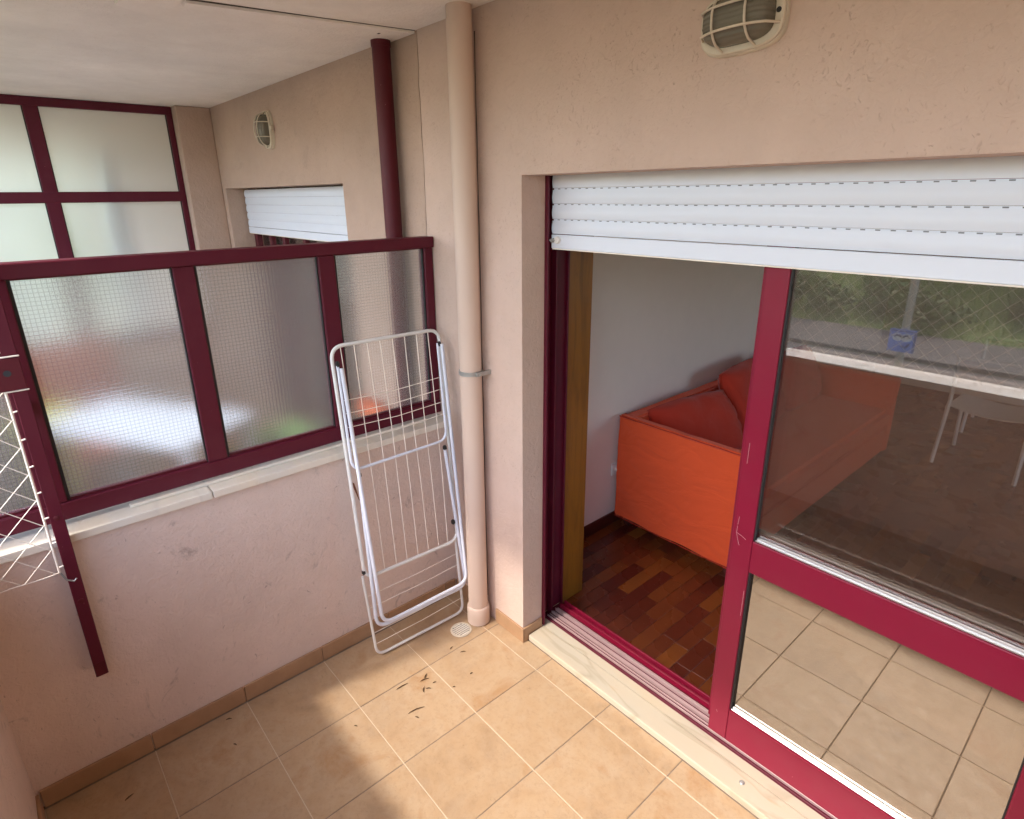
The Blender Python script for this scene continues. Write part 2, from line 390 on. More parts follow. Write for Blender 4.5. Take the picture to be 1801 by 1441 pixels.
ck = MB(); ln = [(.2585+.0075*(z/40)+random.uniform(-.001, .001), z*.06+.11) for z in range(41)]
ck.prism([(x, z) for x, z in ln] + [(x+.0045+random.uniform(-.0015, .001), z) for x, z in ln[::-1]], 'y', -.0006, .001); ck.build('pipe_side_line', M['filler'], facade)  # thin dark jagged strip on the wall along the downpipe
# neighbour facade beyond the joint
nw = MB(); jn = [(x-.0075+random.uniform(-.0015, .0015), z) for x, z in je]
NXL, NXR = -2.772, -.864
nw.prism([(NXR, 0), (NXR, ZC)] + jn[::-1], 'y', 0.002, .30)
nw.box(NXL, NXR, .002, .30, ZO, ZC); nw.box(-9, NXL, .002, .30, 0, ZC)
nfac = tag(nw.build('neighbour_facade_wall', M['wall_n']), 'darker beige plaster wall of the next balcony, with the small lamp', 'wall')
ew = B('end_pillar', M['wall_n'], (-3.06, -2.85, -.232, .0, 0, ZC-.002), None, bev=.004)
tag(ew, 'narrow beige plaster pillar at the far end of the next balcony', 'pillar')
nfl = struct(B('neighbour_floor', M['tile'], (-9, -.14, -1.9, .0, -.2, 0)))

# ------------------------------------------------------------------ partition low wall
pw = B('partition_wall', M['wall_low'], (-.125, .0, -1.90, -.0015, .0, .930), None)
tag(pw, 'low pink plaster partition wall under the burgundy glass screen', 'wall')
for i in range(-1, 5):
    y1 = min(Y0-i*T, -.012); y0 = max(Y0-(i+1)*T, -1.75)
    if y1-y0 > .02: B('skirting_tile', M['skirt'], (.0, .010, y0+.0012, y1-.0012, 0, .074), pw, bev=.0015)
cap = MB(); 
B('coping', M['coping'], (-.145, .022, -1.055, -.003, .932, .960), pw, bev=.003, seg=2)
B('coping', M['coping'], (-.145, .022, -1.90, -1.058, .932, .960), pw, bev=.003, seg=2)
rs = MB(); rs.prism([(-.515, .80), (-.508, .795), (-.500, .76), (-.493, .715), (-.488, .70), (-.495, .712), (-.506, .75), (-.513, .775)], 'x', .0, .0012)
rs.build('rust_streak', M['rust'], pw)

# front parapet
fp = B('front_parapet', M['wall_low'], (-9, 4.5, -1.905, -1.755, -.6, .965), None)
tag(fp, 'front parapet wall of the balcony, pink plaster in shade', 'wall')
for k in range(4): B('coping', M['coping'], (-.14+1.16*k, -.14+1.16*(k+1)-.002, -1.93, -1.735, .967, 1.000), fp, bev=.003, seg=2)
for k in range(2): B('coping', M['coping'], (-.16-1.4*(k+1)+.002, -.16-1.4*k, -1.93, -1.735, .967, 1.000), fp, bev=.003, seg=2)
for i in range(13):
    B('skirting_tile', M['skirt'], (max(.014+i*T-T+.0012+T, .014), .014+(i+1)*T-.0012, -1.755, -1.745, 0, .074), fp, bev=.0015)
rw = B('right_end_wall', M['wall'], (4.5, 4.62, -1.95, WT, 0, ZC)); tag(rw, 'plain pink plaster wall closing the right end of the balcony', 'wall')

# ------------------------------------------------------------------ partition screen (burgundy, wired glass)
scr = thing('glass_screen', 'burgundy framed screen of wired patterned glass on the partition wall', 'screen', (-.084, -.9, .96))
def SB(name, mat, dims, par=None, **k):
    o = B(name, mat, dims, par or scr, **k); o.matrix_parent_inverse = Matrix.Translation((-scr.location.x, -scr.location.y, -scr.location.z)) if par is None else Matrix(); return o
XF0, XF1 = -.112, -.060
ZB0, ZB1, ZT0, ZT1 = .990, 1.037, 1.744, 1.789
SB('top_rail', M['burg'], (XF0-.004, XF1+.012, -1.93, -.003, ZT0, ZT1), bev=.003)
SB('bottom_rail', M['burg'], (XF0, XF1+.004, -1.93, -.003, ZB0-.012, ZB1), bev=.003)
SB('lower_flashing', M['coping'], (XF1+.0045, XF1+.022, -1.30, -.10, .9605, .972), bev=.002)
posts = [(-.047, -.004), (-.530, -.463), (-1.032, -.966), (-1.525, -1.458), (-1.93, -1.89)]
for y0, y1 in posts: SB('mullion', M['burg'], (XF0+.001, XF1, y0, y1, ZB1, ZT0), bev=.003)
for (a0, a1), (b0, b1) in zip(posts[1:], posts[:-1]):
    y0, y1 = a1, b0
    SB('pane', M['wired'], (-.088, -.083, y0-.004, y1+.004, ZB1-.004, ZT0+.004))
    g = .009
    for nm, d in (('glazing_bead', (-.0825, -.070, y0, y0+g, ZB1, ZT0)), ('glazing_bead', (-.0825, -.070, y1-g*.5, y1, ZB1, ZT0)),
                  ('glazing_bead', (-.0825, -.070, y0+g, y1-g*.5, ZB1, ZB1+g*.8)), ('glazing_bead', (-.0825, -.070, y0+g, y1-g*.5, ZT0-g*.6, ZT0))):
        SB(nm, M['gasket'] if d[3]-d[2] < .02 else M['burg_dark'], d)

# net post bolted beside the screen
npst = MB(); npst.box(.026, .060, -1.514, -1.479, .445, 2.55, bev=.002)
npst = tag(npst.build('net_post', M['burg']), 'burgundy square post bolted to the partition beside the safety net', 'post')
B('post_foot', M['burg_dark'], (.0605, .0625, -1.510, -1.483, .448, .50), npst)
for z in (1.045, .745):
    m = MB(); m.lathe([(.0001, 0), (.008, 0), (.008, .002), (.005, .003), (.0001, .003)], (0, 0, 0), 10, cap=False)
    o = m.build('bolt', M['burg_dark'], npst, 40); o.location = (.0602, -1.497, z); o.rotation_euler = (0, R(90), 0)
B('spacer', M['burg'], (.0, .026, -1.505, -1.487, .60, .63), npst); B('spacer', M['burg'], (-.06, .026, -1.505, -1.487, 1.35, 1.39), npst)
br = MB(); br.box(.0605, .0665, -1.560, -1.478, 1.455, 1.545, bev=.0015)
br = br.build('bracket', M['burg_dark'], npst)
br2 = MB(); br2.lathe([(.0001, 0), (.009, 0), (.009, .001), (.0001, .001)], n=14, cap=False); b2 = br2.build('hole', M['slot'], br); b2.location = (.0667, -1.512, 1.505); b2.rotation_euler = (0, R(90), 0)
B('cord_tie', M['cream'], (.0605, .0655, -1.565, -1.476, 1.548, 1.5525), npst, bev=.0015); B('cord_tie', M['cream'], (.0605, .0650, -1.53, -1.474, 1.450, 1.4542), npst, bev=.0015)

# safety nets
def net(name, label, origin, du, w, h, cell, rope_r=.0036, rr=.0013):
    t = thing(name, label, 'net', origin)
    du = Vector(du); up = Vector((0, 0, 1)); nrm = du.cross(up)
    m = MB(); s = cell
    def wob(u, v): return du*u + up*v + nrm*(.003*math.sin(u*5+v*3) + .002*math.sin(v*11))
    k = int((w+h)/s)+1
    for i in range(k+1):
        for sg in (1, -1):
            a = i*s - (h if sg > 0 else 0); pts = []
            n = 5
            u0, v0 = (a, 0) if sg > 0 else (a, 0)
            # line v = sg*(u-a)
            if sg > 0:
                ua, ub = max(0, a), min(w, a+h); f = lambda u: u-a
            else:
                ua, ub = max(0, a-h), min(w, a); f = lambda u: a-u
            if ub-ua < .01: continue
            m.tube([wob(ua+(ub-ua)*q/n, f(ua+(ub-ua)*q/n)) for q in range(n+1)], rr, 4)
    m.build('mesh_cords', M['cream'], t, 60)
    r = MB(); r.tube([wob(0, h*q/12) + nrm*.004*math.sin(q*2.1) for q in range(13)], rope_r, 7); r.build('edge_rope', M['cream'], t, 60)
    r = MB(); r.tube([wob(w*q/16, 0) - up*.003*math.sin(math.pi*((q*2/16) % 1)) for q in range(17)], rope_r*.5, 6); r.build('bottom_rope', M['cream'], t, 60)
    return t
sn = net('safety_net', 'white knotted safety net tied along the burgundy post', (.055, -1.527, .862), (0, -1, 0), .222, 1.69, .085)
kn = MB().tube([(.004, .003, .0), (.008, .013, .003)], .0024, 5).mesh('cord_knot', M['cream'], 60)
for q in range(19): link('cord_knot', kn, sn, (0, 0, .02+q*.085))
hk = MB(); hk.tube([(0, 0, 0), (.004, .012, -.03), (.004, .028, -.042), (.004, .036, -.034)], .003, 6); hk.build('hook', M['galv'], sn, 60)
net('safety_net', 'wide white safety net stretched across the open front above the parapet', (.05, -1.86, 1.002), (1, 0, 0), 4.4, 1.57, .085, .004, .0016)

# ------------------------------------------------------------------ downpipes
pc = (.262, -.062)
dp = MB().lathe([(.0455, .0), (.0455, ZC)], (pc[0], pc[1], 0), 32).build('downpipe', M['pipe'], None, 40)
tag(dp, 'tall beige painted downpipe in the corner beside the door', 'pipe')
MB().lathe([(.0476, .004), (.054, .004), (.054, .05), (.053, .088), (.049, .093), (.0476, .094)], (pc[0], pc[1], 0), 32).build('pipe_socket', M['pipe'], dp, 40)
cl = MB().lathe([(.0476, 1.249), (.0498, 1.249), (.0498, 1.266), (.0476, 1.266)], (pc[0], pc[1], 0), 32); cl.box(.262-.058, .262-.046, -.07, -.005, 1.249, 1.266); cl.box(.262+.046, .262+.060, -.074, -.0, 1.249, 1.266)
cl.build('pipe_clamp', M['galv'], dp, 40)
B('clamp_bolt', M['galv'], (.262+.060, .262+.066, -.064, -.054, 1.253, 1.262), dp)
bp_ = MB().lathe([(.0385, .01), (.0385, ZC-.035), (.041, ZC-.034), (.041, ZC-.005)], (-.297, -.05, 0), 28).build('downpipe', M['burg_dark'], None, 40)
tag(bp_, 'burgundy downpipe on the next balcony behind the glass screen', 'pipe')

# floor drain
fd = thing('floor_drain', 'round pale floor drain cover beside the downpipe', 'drain', (.262, -.170, 0))
MB().lathe([(.050, .0005), (.050, .003), (.046, .0042), (.041, .0042), (.041, .0012)], n=36, cap=False).build('rim', M['lamp_paint'], fd, 40)
MB().lathe([(.0001, .0014), (.0412, .0014)], n=36, cap=False).build('recess', M['slot'], fd)
for k in range(-3, 4):
    hx = math.sqrt(.0405**2-(k*.0115)**2)
    B('bar', M['coping'], (k*.0115-.0043, k*.0115+.0043, -hx, hx, .0015, .0038), fd, bev=.0008)

# ------------------------------------------------------------------ bulkhead lamps
def stadium(a, b, w, n=40):
    out = []
    for k in range(n):
        t = 2*math.pi*k/n; c, s = math.cos(t), math.sin(t)
        e = 2/3.4
        out.append((a*math.copysign(abs(c)**e, c), -w, b*math.copysign(abs(s)**e, s)))
    return out
def lamp(label, loc, rot, hinge=False):
    t = thing('bulkhead_lamp', label, 'lamp', loc, rot, )
    a, b = .108, .070
    MB().rings([stadium(a, b, 0), stadium(a, b, .008), stadium(a*.985, b*.97, .012), stadium(a*.95, b*.93, .013)]).build('base', M['lamp_paint'], t, 40)
    MB().rings([stadium(a*.93, b*.91, .012), stadium(a*.97, b*.95, .015), stadium(a*.97, b*.95, .021), stadium(a*.94, b*.91, .024), stadium(a*.80, b*.74, .024), stadium(a*.80, b*.74, .014)], cap=False).build('rim', M['lamp_paint'], t, 40)
    MB().rings([stadium(a*.79, b*.73, .014), stadium(a*.79, b*.73, .034), stadium(a*.77, b*.70, .048), stadium(a*.70, b*.60, .062), stadium(a*.55, b*.42, .071), stadium(a*.25, b*.18, .074)]).build('lamp_glass', M['lamp_glass'], t, 50)
    def arc(p, q, h, n=12):
        p, q = Vector(p), Vector(q)
        return [p.lerp(q, k/n) + Vector((0, -h*(min(1, 4.2*(k/n)*(1-k/n))**.5), 0)) for k in range(n+1)]
    for s in (-.38, .38): MB().tube(arc((s*a, -.024, -b*.86), (s*a, -.024, b*.86), .057), .003, 7).build('cage_bar', M['lamp_paint'], t, 60)
    for s in (-.36, .36): MB().tube(arc((-a*.90, -.024, s*b), (a*.90, -.024, s*b), .060), .003, 7).build('cage_bar', M['lamp_paint'], t, 60)
    bb = MB().lathe([(.0001, -.05), (.012, -.045), (.02, -.02), (.02, .01), (.012, .04), (.0001, .045)], (0, 0, 0), 12, cap=False).build('bulb', M['bulb'], t, 60)
    bb.rotation_euler = (0, R(90), 0); bb.location = (0, -.036, 0)
    for sx in (1, -1):
        m = MB(); m.lathe([(.0001, 0), (.006, 0), (.006, .002), (.0001, .002)], n=10, cap=False); o = m.build('screw', M['gasket'], t); o.location = (sx*a*.865, -.0236, 0); o.rotation_euler = (R(90), 0, 0)
    if hinge:
        B('conduit_elbow', M['lamp_paint'], (-.02, .012, -.03, -.008, b*.98, b+.022), t, bev=.004)
    return t
lamp('large cream bulkhead lamp with wire cage above the sliding door', (1.308, 0, 2.343), (0, R(-2), 0))
lamp('small cream bulkhead lamp with wire cage on the next balcony wall', (-1.765, .002, 2.345), (0, R(90), 0), True)

# ------------------------------------------------------------------ door frame
df = thing('door_frame', 'dark burgundy outer frame and floor tracks of the sliding door', 'door frame', (XO, .2, 0))
def FB(name, mat, dims, par=None, **k):
    o = B(name, mat, dims, par or df, **k)
    if par is None: o.matrix_parent_inverse = Matrix.Translation(-df.location)
    return o
def jamb(x, s):
    j = MB()
    def bx(a, b, y0, y1, bev=.0015):
        x0, x1 = sorted((x+s*a, x+s*b)); j.box(x0, x1, y0, y1, .031, ZO+.045, bev=bev)
    bx(-.064, -.050, .1285, .305); bx(-.064, .016, .1175, .1280); bx(-.0498, -.022, .150, .154); bx(-.0498, -.036, .170, .176); bx(-.0498, -.020, .205, .212); bx(-.0498, -.040, .232, .238); bx(-.0498, -.036, .292, .300)
    o = j.build('jamb', M['burg'], df); o.matrix_parent_inverse = Matrix.Translation(-df.location); return o
jamb(XO, 1); jamb(XR, -1)
FB('head_rail', M['burg_dark'], (XO+.024, XR-.024, .165, .30, 2.03, 2.066))
FB('track_base', M['burg'], (XO-.045, XR-.0045, .160, .300, .0305, .034))
for y, z, mt, w in ((.1615, .040, 'burg', .004), (.174, .046, 'trackdust', .003), (.190, .042, 'trackdust', .004), (.203, .050, 'trackdust', .003), (.216, .042, 'trackdust', .004), (.230, .052, 'trackdust', .003), (.244, .044, 'trackdust', .005), (.262, .058, 'burg_door', .006), (.275, .050, 'burg_door', .007), (.292, .060, 'burg_door', .008)):
    if mt == 'trackdust' and mt not in M: M[mt] = flat('dusty_pink_track', (.38, .25, .24), .45, .2, .25)
    FB('track_rib', M[mt], (XO-.019, XR-.0046, y, y+w, .0342, z), bev=.0008)
# timber lining inside
tl = B('timber_lining', M['timber'], (.4365, .452, .308, WT+.004, .004, ZO+.03), None, bev=.003); tag(tl, 'varnished pine lining board on the inner side of the door opening', 'board')

# ------------------------------------------------------------------ sashes
def sash(label, x0, x1, yf, glassU, glassL, detail=True):
    t = thing('sliding_sash', label, 'door', (x0, yf, .05))
    off = Matrix.Translation(-t.location)
    def SBx(name, mat, dims, **k):
        o = B(name, mat, dims, t, **k); o.matrix_parent_inverse = off; return o
    d = .038; zt = 2.03; mt = M['burg_door']
    SBx('stile', mt, (x0, x0+.070, yf, yf+d, .052, zt), bev=.004, seg=2)
    SBx('stile', mt, (x1-.070, x1, yf, yf+d, .052, zt), bev=.004, seg=2)
    xa, xb = x0+.0702, x1-.0702
    for nm, z0, z1 in (('bottom_rail', .052, .193), ('middle_rail', .774, .891), ('top_rail', 1.96, zt)):
        SBx(nm, mt, (xa, xb, yf+.001, yf+d-.001, z0, z1), bev=.003, seg=2)
    for g, z0, z1 in ((glassL, .193, .774), (glassU, .891, 1.96)):
        SBx('pane', g, (xa-.004, xb+.004, yf+.020, yf+.0235, z0-.003, z1+.003))
        SBx('bead', M['alu'], (xa+.006, xb-.001, yf+.0045, yf+.0100, z0+.0003, z0+.0055), bev=.001)
        SBx('bead', M['alu'], (xa+.008, xb-.001, yf+.0102, yf+.0192, z0+.0003, z0+.0125), bev=.0015)
        SBx('gasket', M['gasket'], (xa, xa+.005, yf+.006, yf+.0192, z0+.001, z1-.001))
        SBx('gasket', M['gasket'], (xb-.004, xb, yf+.006, yf+.0192, z0+.016, z1-.001))
        SBx('gasket', M['gasket'], (xa+.006, xb-.005, yf+.012, yf+.0192, z1-.004, z1-.0005))
    return t
sash('burgundy sliding door leaf with reflecting upper and lower panes, nearest the balcony', 1.355, 2.236, .168, M['glass'], M['glass_low'])
sh1 = [o for o in C.objects if o.name.startswith('sliding_sash')][0]
M['scratch'] = flat('bare_scratch', (.55, .30, .30), .5)
for p in ([(1.4262-.056, .925), (1.4262-.057, .90), (1.4262-.050, .875), (1.4262-.043, .858)], [(1.370, .900), (1.388, .895), (1.402, .888)], [(1.372, .96), (1.3705, .93)], [(1.3745, 1.22), (1.3740, 1.15)], [(1.420, .70), (1.4195, .60)], [(1.38, .16), (1.384, .15)]):
    o = MB().tube([(x, .1677, z) for x, z in p], .0006, 4).build('scratch', M['scratch'], sh1); o.matrix_parent_inverse = Matrix.Translation(-sh1.location)
sash('second burgundy door leaf slid open behind the front one', 1.322, 2.203, .223, M['glass_back'], M['glass_back'])

# ------------------------------------------------------------------ roller shutters
def shutter(label, x0, x1, yf, ztop, pitch, n, slots, knob=False, bottom=.049):
    t = thing('roller_shutter', label, 'shutter', ((x0+x1)/2, yf, ztop))
    prof = []
    for k in range(9):
        q = k/8; prof.append((-.0034*math.sin(math.pi*min(1, q*1.12)), -pitch*.985 + q*pitch*.865))
    body = [(y, z) for y, z in prof] + [(.0035, -pitch*.12), (.0035, -pitch*.985)]
    L = (x1-x0)/2
    me = MB().prism(body, 'x', -L, L).mesh('slat', M['shutter'], 30)
    hk = MB().box(-L+.004, L-.004, .0030, .0046, -pitch*.1203, .0).mesh('slat_hinge', M['shutter'])
    zc = 0
    for i in range(n):
        o = link('slat', me, t, (0, 0, -i*pitch)); h = link('slat_hinge', hk, o)
    # first slat partly up in the box above the lintel
    bm_ = MB().box(-L, L, -.005, .0045, -n*pitch-bottom, -n*pitch-.0015, bev=.002).build('bottom_slat', M['shutter'], t)
    B('bottom_seal', M['cream'], (-L+.004, L-.004, -.003, .003, -n*pitch-bottom-.004, -n*pitch-bottom-.0003), t)
    if slots:
        sl = MB().box(-.0055, .0055, .0022, .0029, -.0015, .0015).mesh('vent_slot', M['vent'])
        for i in range(1, n):
            k = 0; x = -L+.03
            while x < L-.02:
                link('vent_slot', sl, t, (x, 0, -i*pitch-pitch*.055)); x += .0335
    if knob:
        m = MB(); m.lathe([(.0001, .012), (.011, .012), (.013, .009), (.013, 0)], n=18, cap=False); o = m.build('stop_button', M['socket'], t, 40); o.rotation_euler = (R(90), 0, 0); o.location = (-L+.036, -.005, -n*pitch-.021)
        m = MB(); m.lathe([(.0001, .016), (.007, .016), (.008, .013), (.008, 0)], n=14, cap=False); m.box(-.014, .014, -.003, .003, .010, .014); o = m.build('lock_knob', M['galv'], t, 40); o.rotation_euler = (R(90), 0, R(0)); o.location = (-L+.017, -.005, -n*pitch-.022)
    return t
PIT = .0542
shutter('white plastic roller shutter rolled almost up above the sliding door', XO+.0125, XR-.0125, .145, 1.978+PIT, PIT, 4, True, True, .052)
shutter('white roller shutter half closed on the next balcony door', NXL+.02, NXR-.01, .125, 2.012, .0535, 5, False, False, .046)
# neighbour door behind its shutter
nd = thing('balcony_door', 'burgundy framed glass door under the shutter of the next balcony', 'door', (-1.8, .18, 0))
def NB(name, mat, dims, **k):
    o = B(name, mat, dims, nd, **k); o.matrix_parent_inverse = Matrix.Translation(-nd.location); return o
for x in (NXL+.001, NXR-.061): NB('stile', M['burg_dark'], (x, x+.06, .16, .20, .001, 2.02), bev=.003)
for x in (-2.47, -2.22, -1.86): NB('stile', M['burg_dark'], (x, x+.045, .165, .198, .001, 2.02), bev=.003)
NB('pane', M['glass_back'], (NXL+.06, NXR-.06, .205, .209, .001, 2.02))
nr = struct(MB().box(-2.9, -.6, .32, .36, -.01, 2.4).build('neighbour_room_curtain', M['white_wall'])); del nr['kind']
tag(nr, 'pale curtain behind the next balcony door', 'curtain')

# ------------------------------------------------------------------ far screen of next balcony
fs = thing('frosted_screen', 'tall burgundy framed frosted glass screen at the far end of the next balcony', 'screen', (-2.95, -1.0, .96))
def FS(name, mat, dims, **k):
    o = B(name, mat, dims, fs, **k); o.matrix_parent_inverse = Matrix.Translation(-fs.location); return o
xa, xb = -3.0, -2.95
FS('top_rail', M['burg'], (xa, xb, -1.93, -.234, 2.524, ZC-.002), bev=.003)
FS('middle_rail', M['burg'], (xa+.001, xb-.001, -1.93, -.234, 1.936, 2.006), bev=.003)
FS('bottom_rail', M['burg'], (xa+.001, xb-.001, -1.93, -.234, .96, 1.02), bev=.003)
fposts = [(-.272, -.234), (-1.09, -1.012), (-1.93, -1.86)]
for y0, y1 in fposts: FS('mullion', M['burg'], (xa+.002, xb-.002, y0, y1, .965, 2.575), bev=.003)
for (a0, a1), (b0, b1) in zip(fposts[1:], fposts[:-1]):
    for z0, z1 in ((1.02, 1.936), (2.006, 2.524)):
        FS('pane', M['frost'], (-2.978, -2.972, a1-.004, b0+.004, z0-.004, z1+.004))
        FS('gasket', M['gasket'], (-2.9715, -2.962, b0-.006, b0, z0, z1)); FS('gasket', M['gasket'], (-2.9715, -2.962, a1, a1+.005, z0, z1))
flw = B('far_partition_wall', M['wall_n'], (-3.06, -2.93, -1.75, -.235, 0, .958)); tag(flw, 'low plaster wall under the frosted screen at the far end', 'wall')

# ------------------------------------------------------------------ drying rack
A0 = Vector((.172, -.489, .012)); E0 = Vector((.04728, .99888, 0)); U0 = Vector((-.12173, .00576, .99255)); N0 = Vector((.99144, -.04693, .12187))
rack = thing('drying_rack', 'folded white metal laundry rack leaning against the partition', 'drying rack', tuple(A0))
def Q(u, v, w=0): return E0*u + U0*v + N0*w
def rt(name, pts, r, mat, n=8, closed=False, rad=0.0, par=None):
    P = [Q(*p) for p in pts]
    if rad: P = rounded(P, rad, 7, closed)
    return MB().tube(P, r, n, closed).build(name, mat, par or rack, 60)
mainf = rt('main_frame', [(-.073, .392, 0), (.405, .392, 0), (.432, 1.398, 0), (-.066, 1.398, 0)], .0076, M['enamel_old'], 10, True, .055)
for k in range(8):
    ut = -.025+k*.0572; ub = -.032+k*.0553
    ub += random.uniform(-.006, .006); mid = random.uniform(-.006, .006)
    rt('wire', [(ut, 1.396, 0), (ut*.6+ub*.4+mid, 1.0, .002), ((ut+ub)/2+mid*.4, .75, .001), (ub, .396, 0)], .0019, M['cream'], 5)
upw = rt('upper_wing', [(-.054, 1.335, .016), (-.060, .885, .016), (.400, .898, .016), (.409, 1.340, .016)], .0062, M['enamel'], 8, False, .05)
for v in (1.180, 1.126, 1.068, 1.012): rt('wing_wire', [(-.056, v, .016), (.17, v-.004, .017), (.404, v+.008, .016)], .0016, M['cream'], 5, par=None)
l1 = rt('leg_frame', [(-.045, 1.312, .030), (-.036, .168, .030), (.412, .180, .030), (.422, 1.335, .030)], .0080, M['enamel'], 10, False, .055)
l2 = rt('leg_frame', [(-.034, .862, .012), (-.058, .150, .012), (.416, .150, .012), (.386, .866, .012)], .0080, M['enamel'], 10, False, .055)
low = rt('lower_wing', [(-.078, .400, -.012), (-.068, .004, -.012), (.396, .008, -.012), (.400, .400, -.012)], .0065, M['enamel_old'], 8, False, .045)
for v in (.308, .250, .126, .070): rt('wing_wire', [(-.072, v-.008, -.012), (.17, v-.003, -.011), (.396, v+.010, -.012)], .0016, M['cream'], 5)
for u, v, w in ((-.054, 1.330, .018), (.415, 1.336, .018), (-.074, .425, 0), (.384, .495, .012), (-.033, .858, .014), (.385, .862, .014)):
    m = MB(); c0 = Q(u, v, w)
    b = bmesh.new(); bmesh.ops.create_cube(b, size=1); bmesh.ops.bevel(b, geom=list(b.edges), offset=.2, segments=2, affect='EDGES')
    m.merge(b, Matrix.Translation(c0) @ Matrix((E0, N0, U0)).transposed().to_4x4() @ Matrix.Diagonal((.015, .017, .022, 1)))
    m.build('hinge_clip', M['black'], rack)

# ------------------------------------------------------------------ scraps on the floor
def scrap(x, y, L, ang, bend, w=.0022, cat='twig'):
    pts = []
    for k in range(7):
        q = k/6-.5; pts.append((q*L, bend*(1-4*q*q), .0022+.0015*math.sin(k*1.7)**2))
    rad = [w*.35, w*.8, w, w, w*.9, w*.6, w*.25]
    o = MB().tube(pts, rad, 5).build('dry_twig', M['marks'], None, 60); o.location = (x, y, 0.0005); o.rotation_euler = (0, 0, ang)
    return tag(o, 'small dark scrap of dry twig lying on the floor tiles', 'twig', 'dry twig scraps on the balcony floor')
from_px = [(.515, -.583, .070, 1.35, .006), (.545, -.60, .018, .4, .002), (.372, -.560, .055, 1.52, .003), (.405, -.47, .040, 1.3, .004), (.447, -.50, .030, 2.4, .005), (.455, -.485, .022, .9, .003),
           (.39, -.455, .028, 2.2, .002), (.445, -.447, .016, 1.2, .002), (.385, -.25, .026, 1.0, .003), (.33, -.275, .020, 1.9, .002), (.055, -1.16, .022, 1.1, .004), (.19, -1.18, .016, .5, .003),
           (.30, -1.63, .035, 1.5, .003), (.16, -1.52, .030, 1.9, .003), (.42, -.80, .014, .6, .002), (.52, -.40, .012, 1.1, .002), (.51, -.30, .014, 1.5, .002), (.60, -1.40, .03, 1.5, .003)]
for i, a in enumerate(from_px):
    o = scrap(*a)
    if i == 0: o['label'] = 'longest curved dark twig on the sunlit tiles in front of the drying rack'
    elif a[1] < -1.0: o['label'] = 'small dark twig scrap on the shaded tiles along the low partition'

# ------------------------------------------------------------------ room
RX0, RX1, RY1, RZ = .12, 4.6, 5.6, 2.55
ro = struct(B('room_floor', M['filler'], (RX0-.2, RX1+.1, .3005, RY1+.1, -.2, -.004)))
PW = .0722; planks = []; near = 0
tone_v = []; stuff = MB(); xi = 0; x = RX0+.002
while x < RX1:
    y = .302 + random.choice((-.1, -.2, -.03)); off = 0
    while y < RY1:
        L = random.choice((.205, .21, .215, .30, .41))
        y0, y1 = max(y, .302), min(y+L, RY1)
        if y1-y0 > .02:
            if x < 1.75 and y0 < 2.1 and near < 290:
                o = B('plank', M['plank'], (-PW/2+.0008, PW/2-.0008, -(y1-y0)/2+.0006, (y1-y0)/2-.0006, -.012, 0), ro, bev=.0006); o.location = (x+PW/2, (y0+y1)/2, random.uniform(-.0004, .0003)); near += 1
            else: planks.append((x, y0, y1))
        y += L
    x += PW
bmx = stuff.bm; lay = bmx.faces.layers.float.new('tone')
for x, y0, y1 in planks:
    z = random.uniform(-.0005, 0); vs_ = [bmx.verts.new(p) for p in ((x+.0008, y0+.0006, z), (x+PW-.0008, y0+.0006, z), (x+PW-.0008, y1-.0006, z), (x+.0008, y1-.0006, z))]
    f = bmx.faces.new(vs_); f[lay] = random.random()
sp = stuff.build('far_planks', M['plank'], ro); sp['kind'] = 'stuff'
rwl = B('room_side_wall', M['white_wall'], (RX0-.12, RX0, WT, RY1, 0, RZ)); tag(rwl, 'white painted room wall behind the orange sofa', 'wall')
B('skirting_board', M['skirt_wood'], (RX0, RX0+.012, WT+.001, RY1-.001, .0, .078), rwl, bev=.002)
rb = B('room_back_wall', M['white_wall'], (RX0-.12, RX1+.1, RY1+.001, RY1+.12, 0, RZ)); tag(rb, 'far back wall of the room', 'wall')
rr_ = MB().box(RX1, RX1+.1, WT, 2.2, 0, RZ).box(RX1, RX1+.1, 4.9, RY1, 0, RZ).box(RX1, RX1+.1, 2.2, 4.9, 0, .4).box(RX1, RX1+.1, 2.2, 4.9, 2.2, RZ).build('room_right_wall', M['white_wall']); tag(rr_, 'right hand wall of the room with an added opening that lets in fill daylight', 'wall')  # window opening invented out of view to brighten the room
struct(B('room_ceiling', M['white_wall'], (RX0-.12, RX1+.1, WT+.001, RY1+.12, RZ+.001, RZ+.1)))
skt = MB().box(RX0, RX0+.010, 1.085, 1.165, .335, .415, bev=.003).build('power_socket', M['socket']); tag(skt, 'white wall socket with a plug half hidden by the sofa', 'socket')
pg = MB().lathe([(.0001, .034), (.014, .032), (.017, .020), (.017, 0)], n=14, cap=False).build('plug', M['socket'], skt, 40)
pg.rotation_euler = (0, R(90), 0); pg.location = (RX0+.010, 1.125, .372)

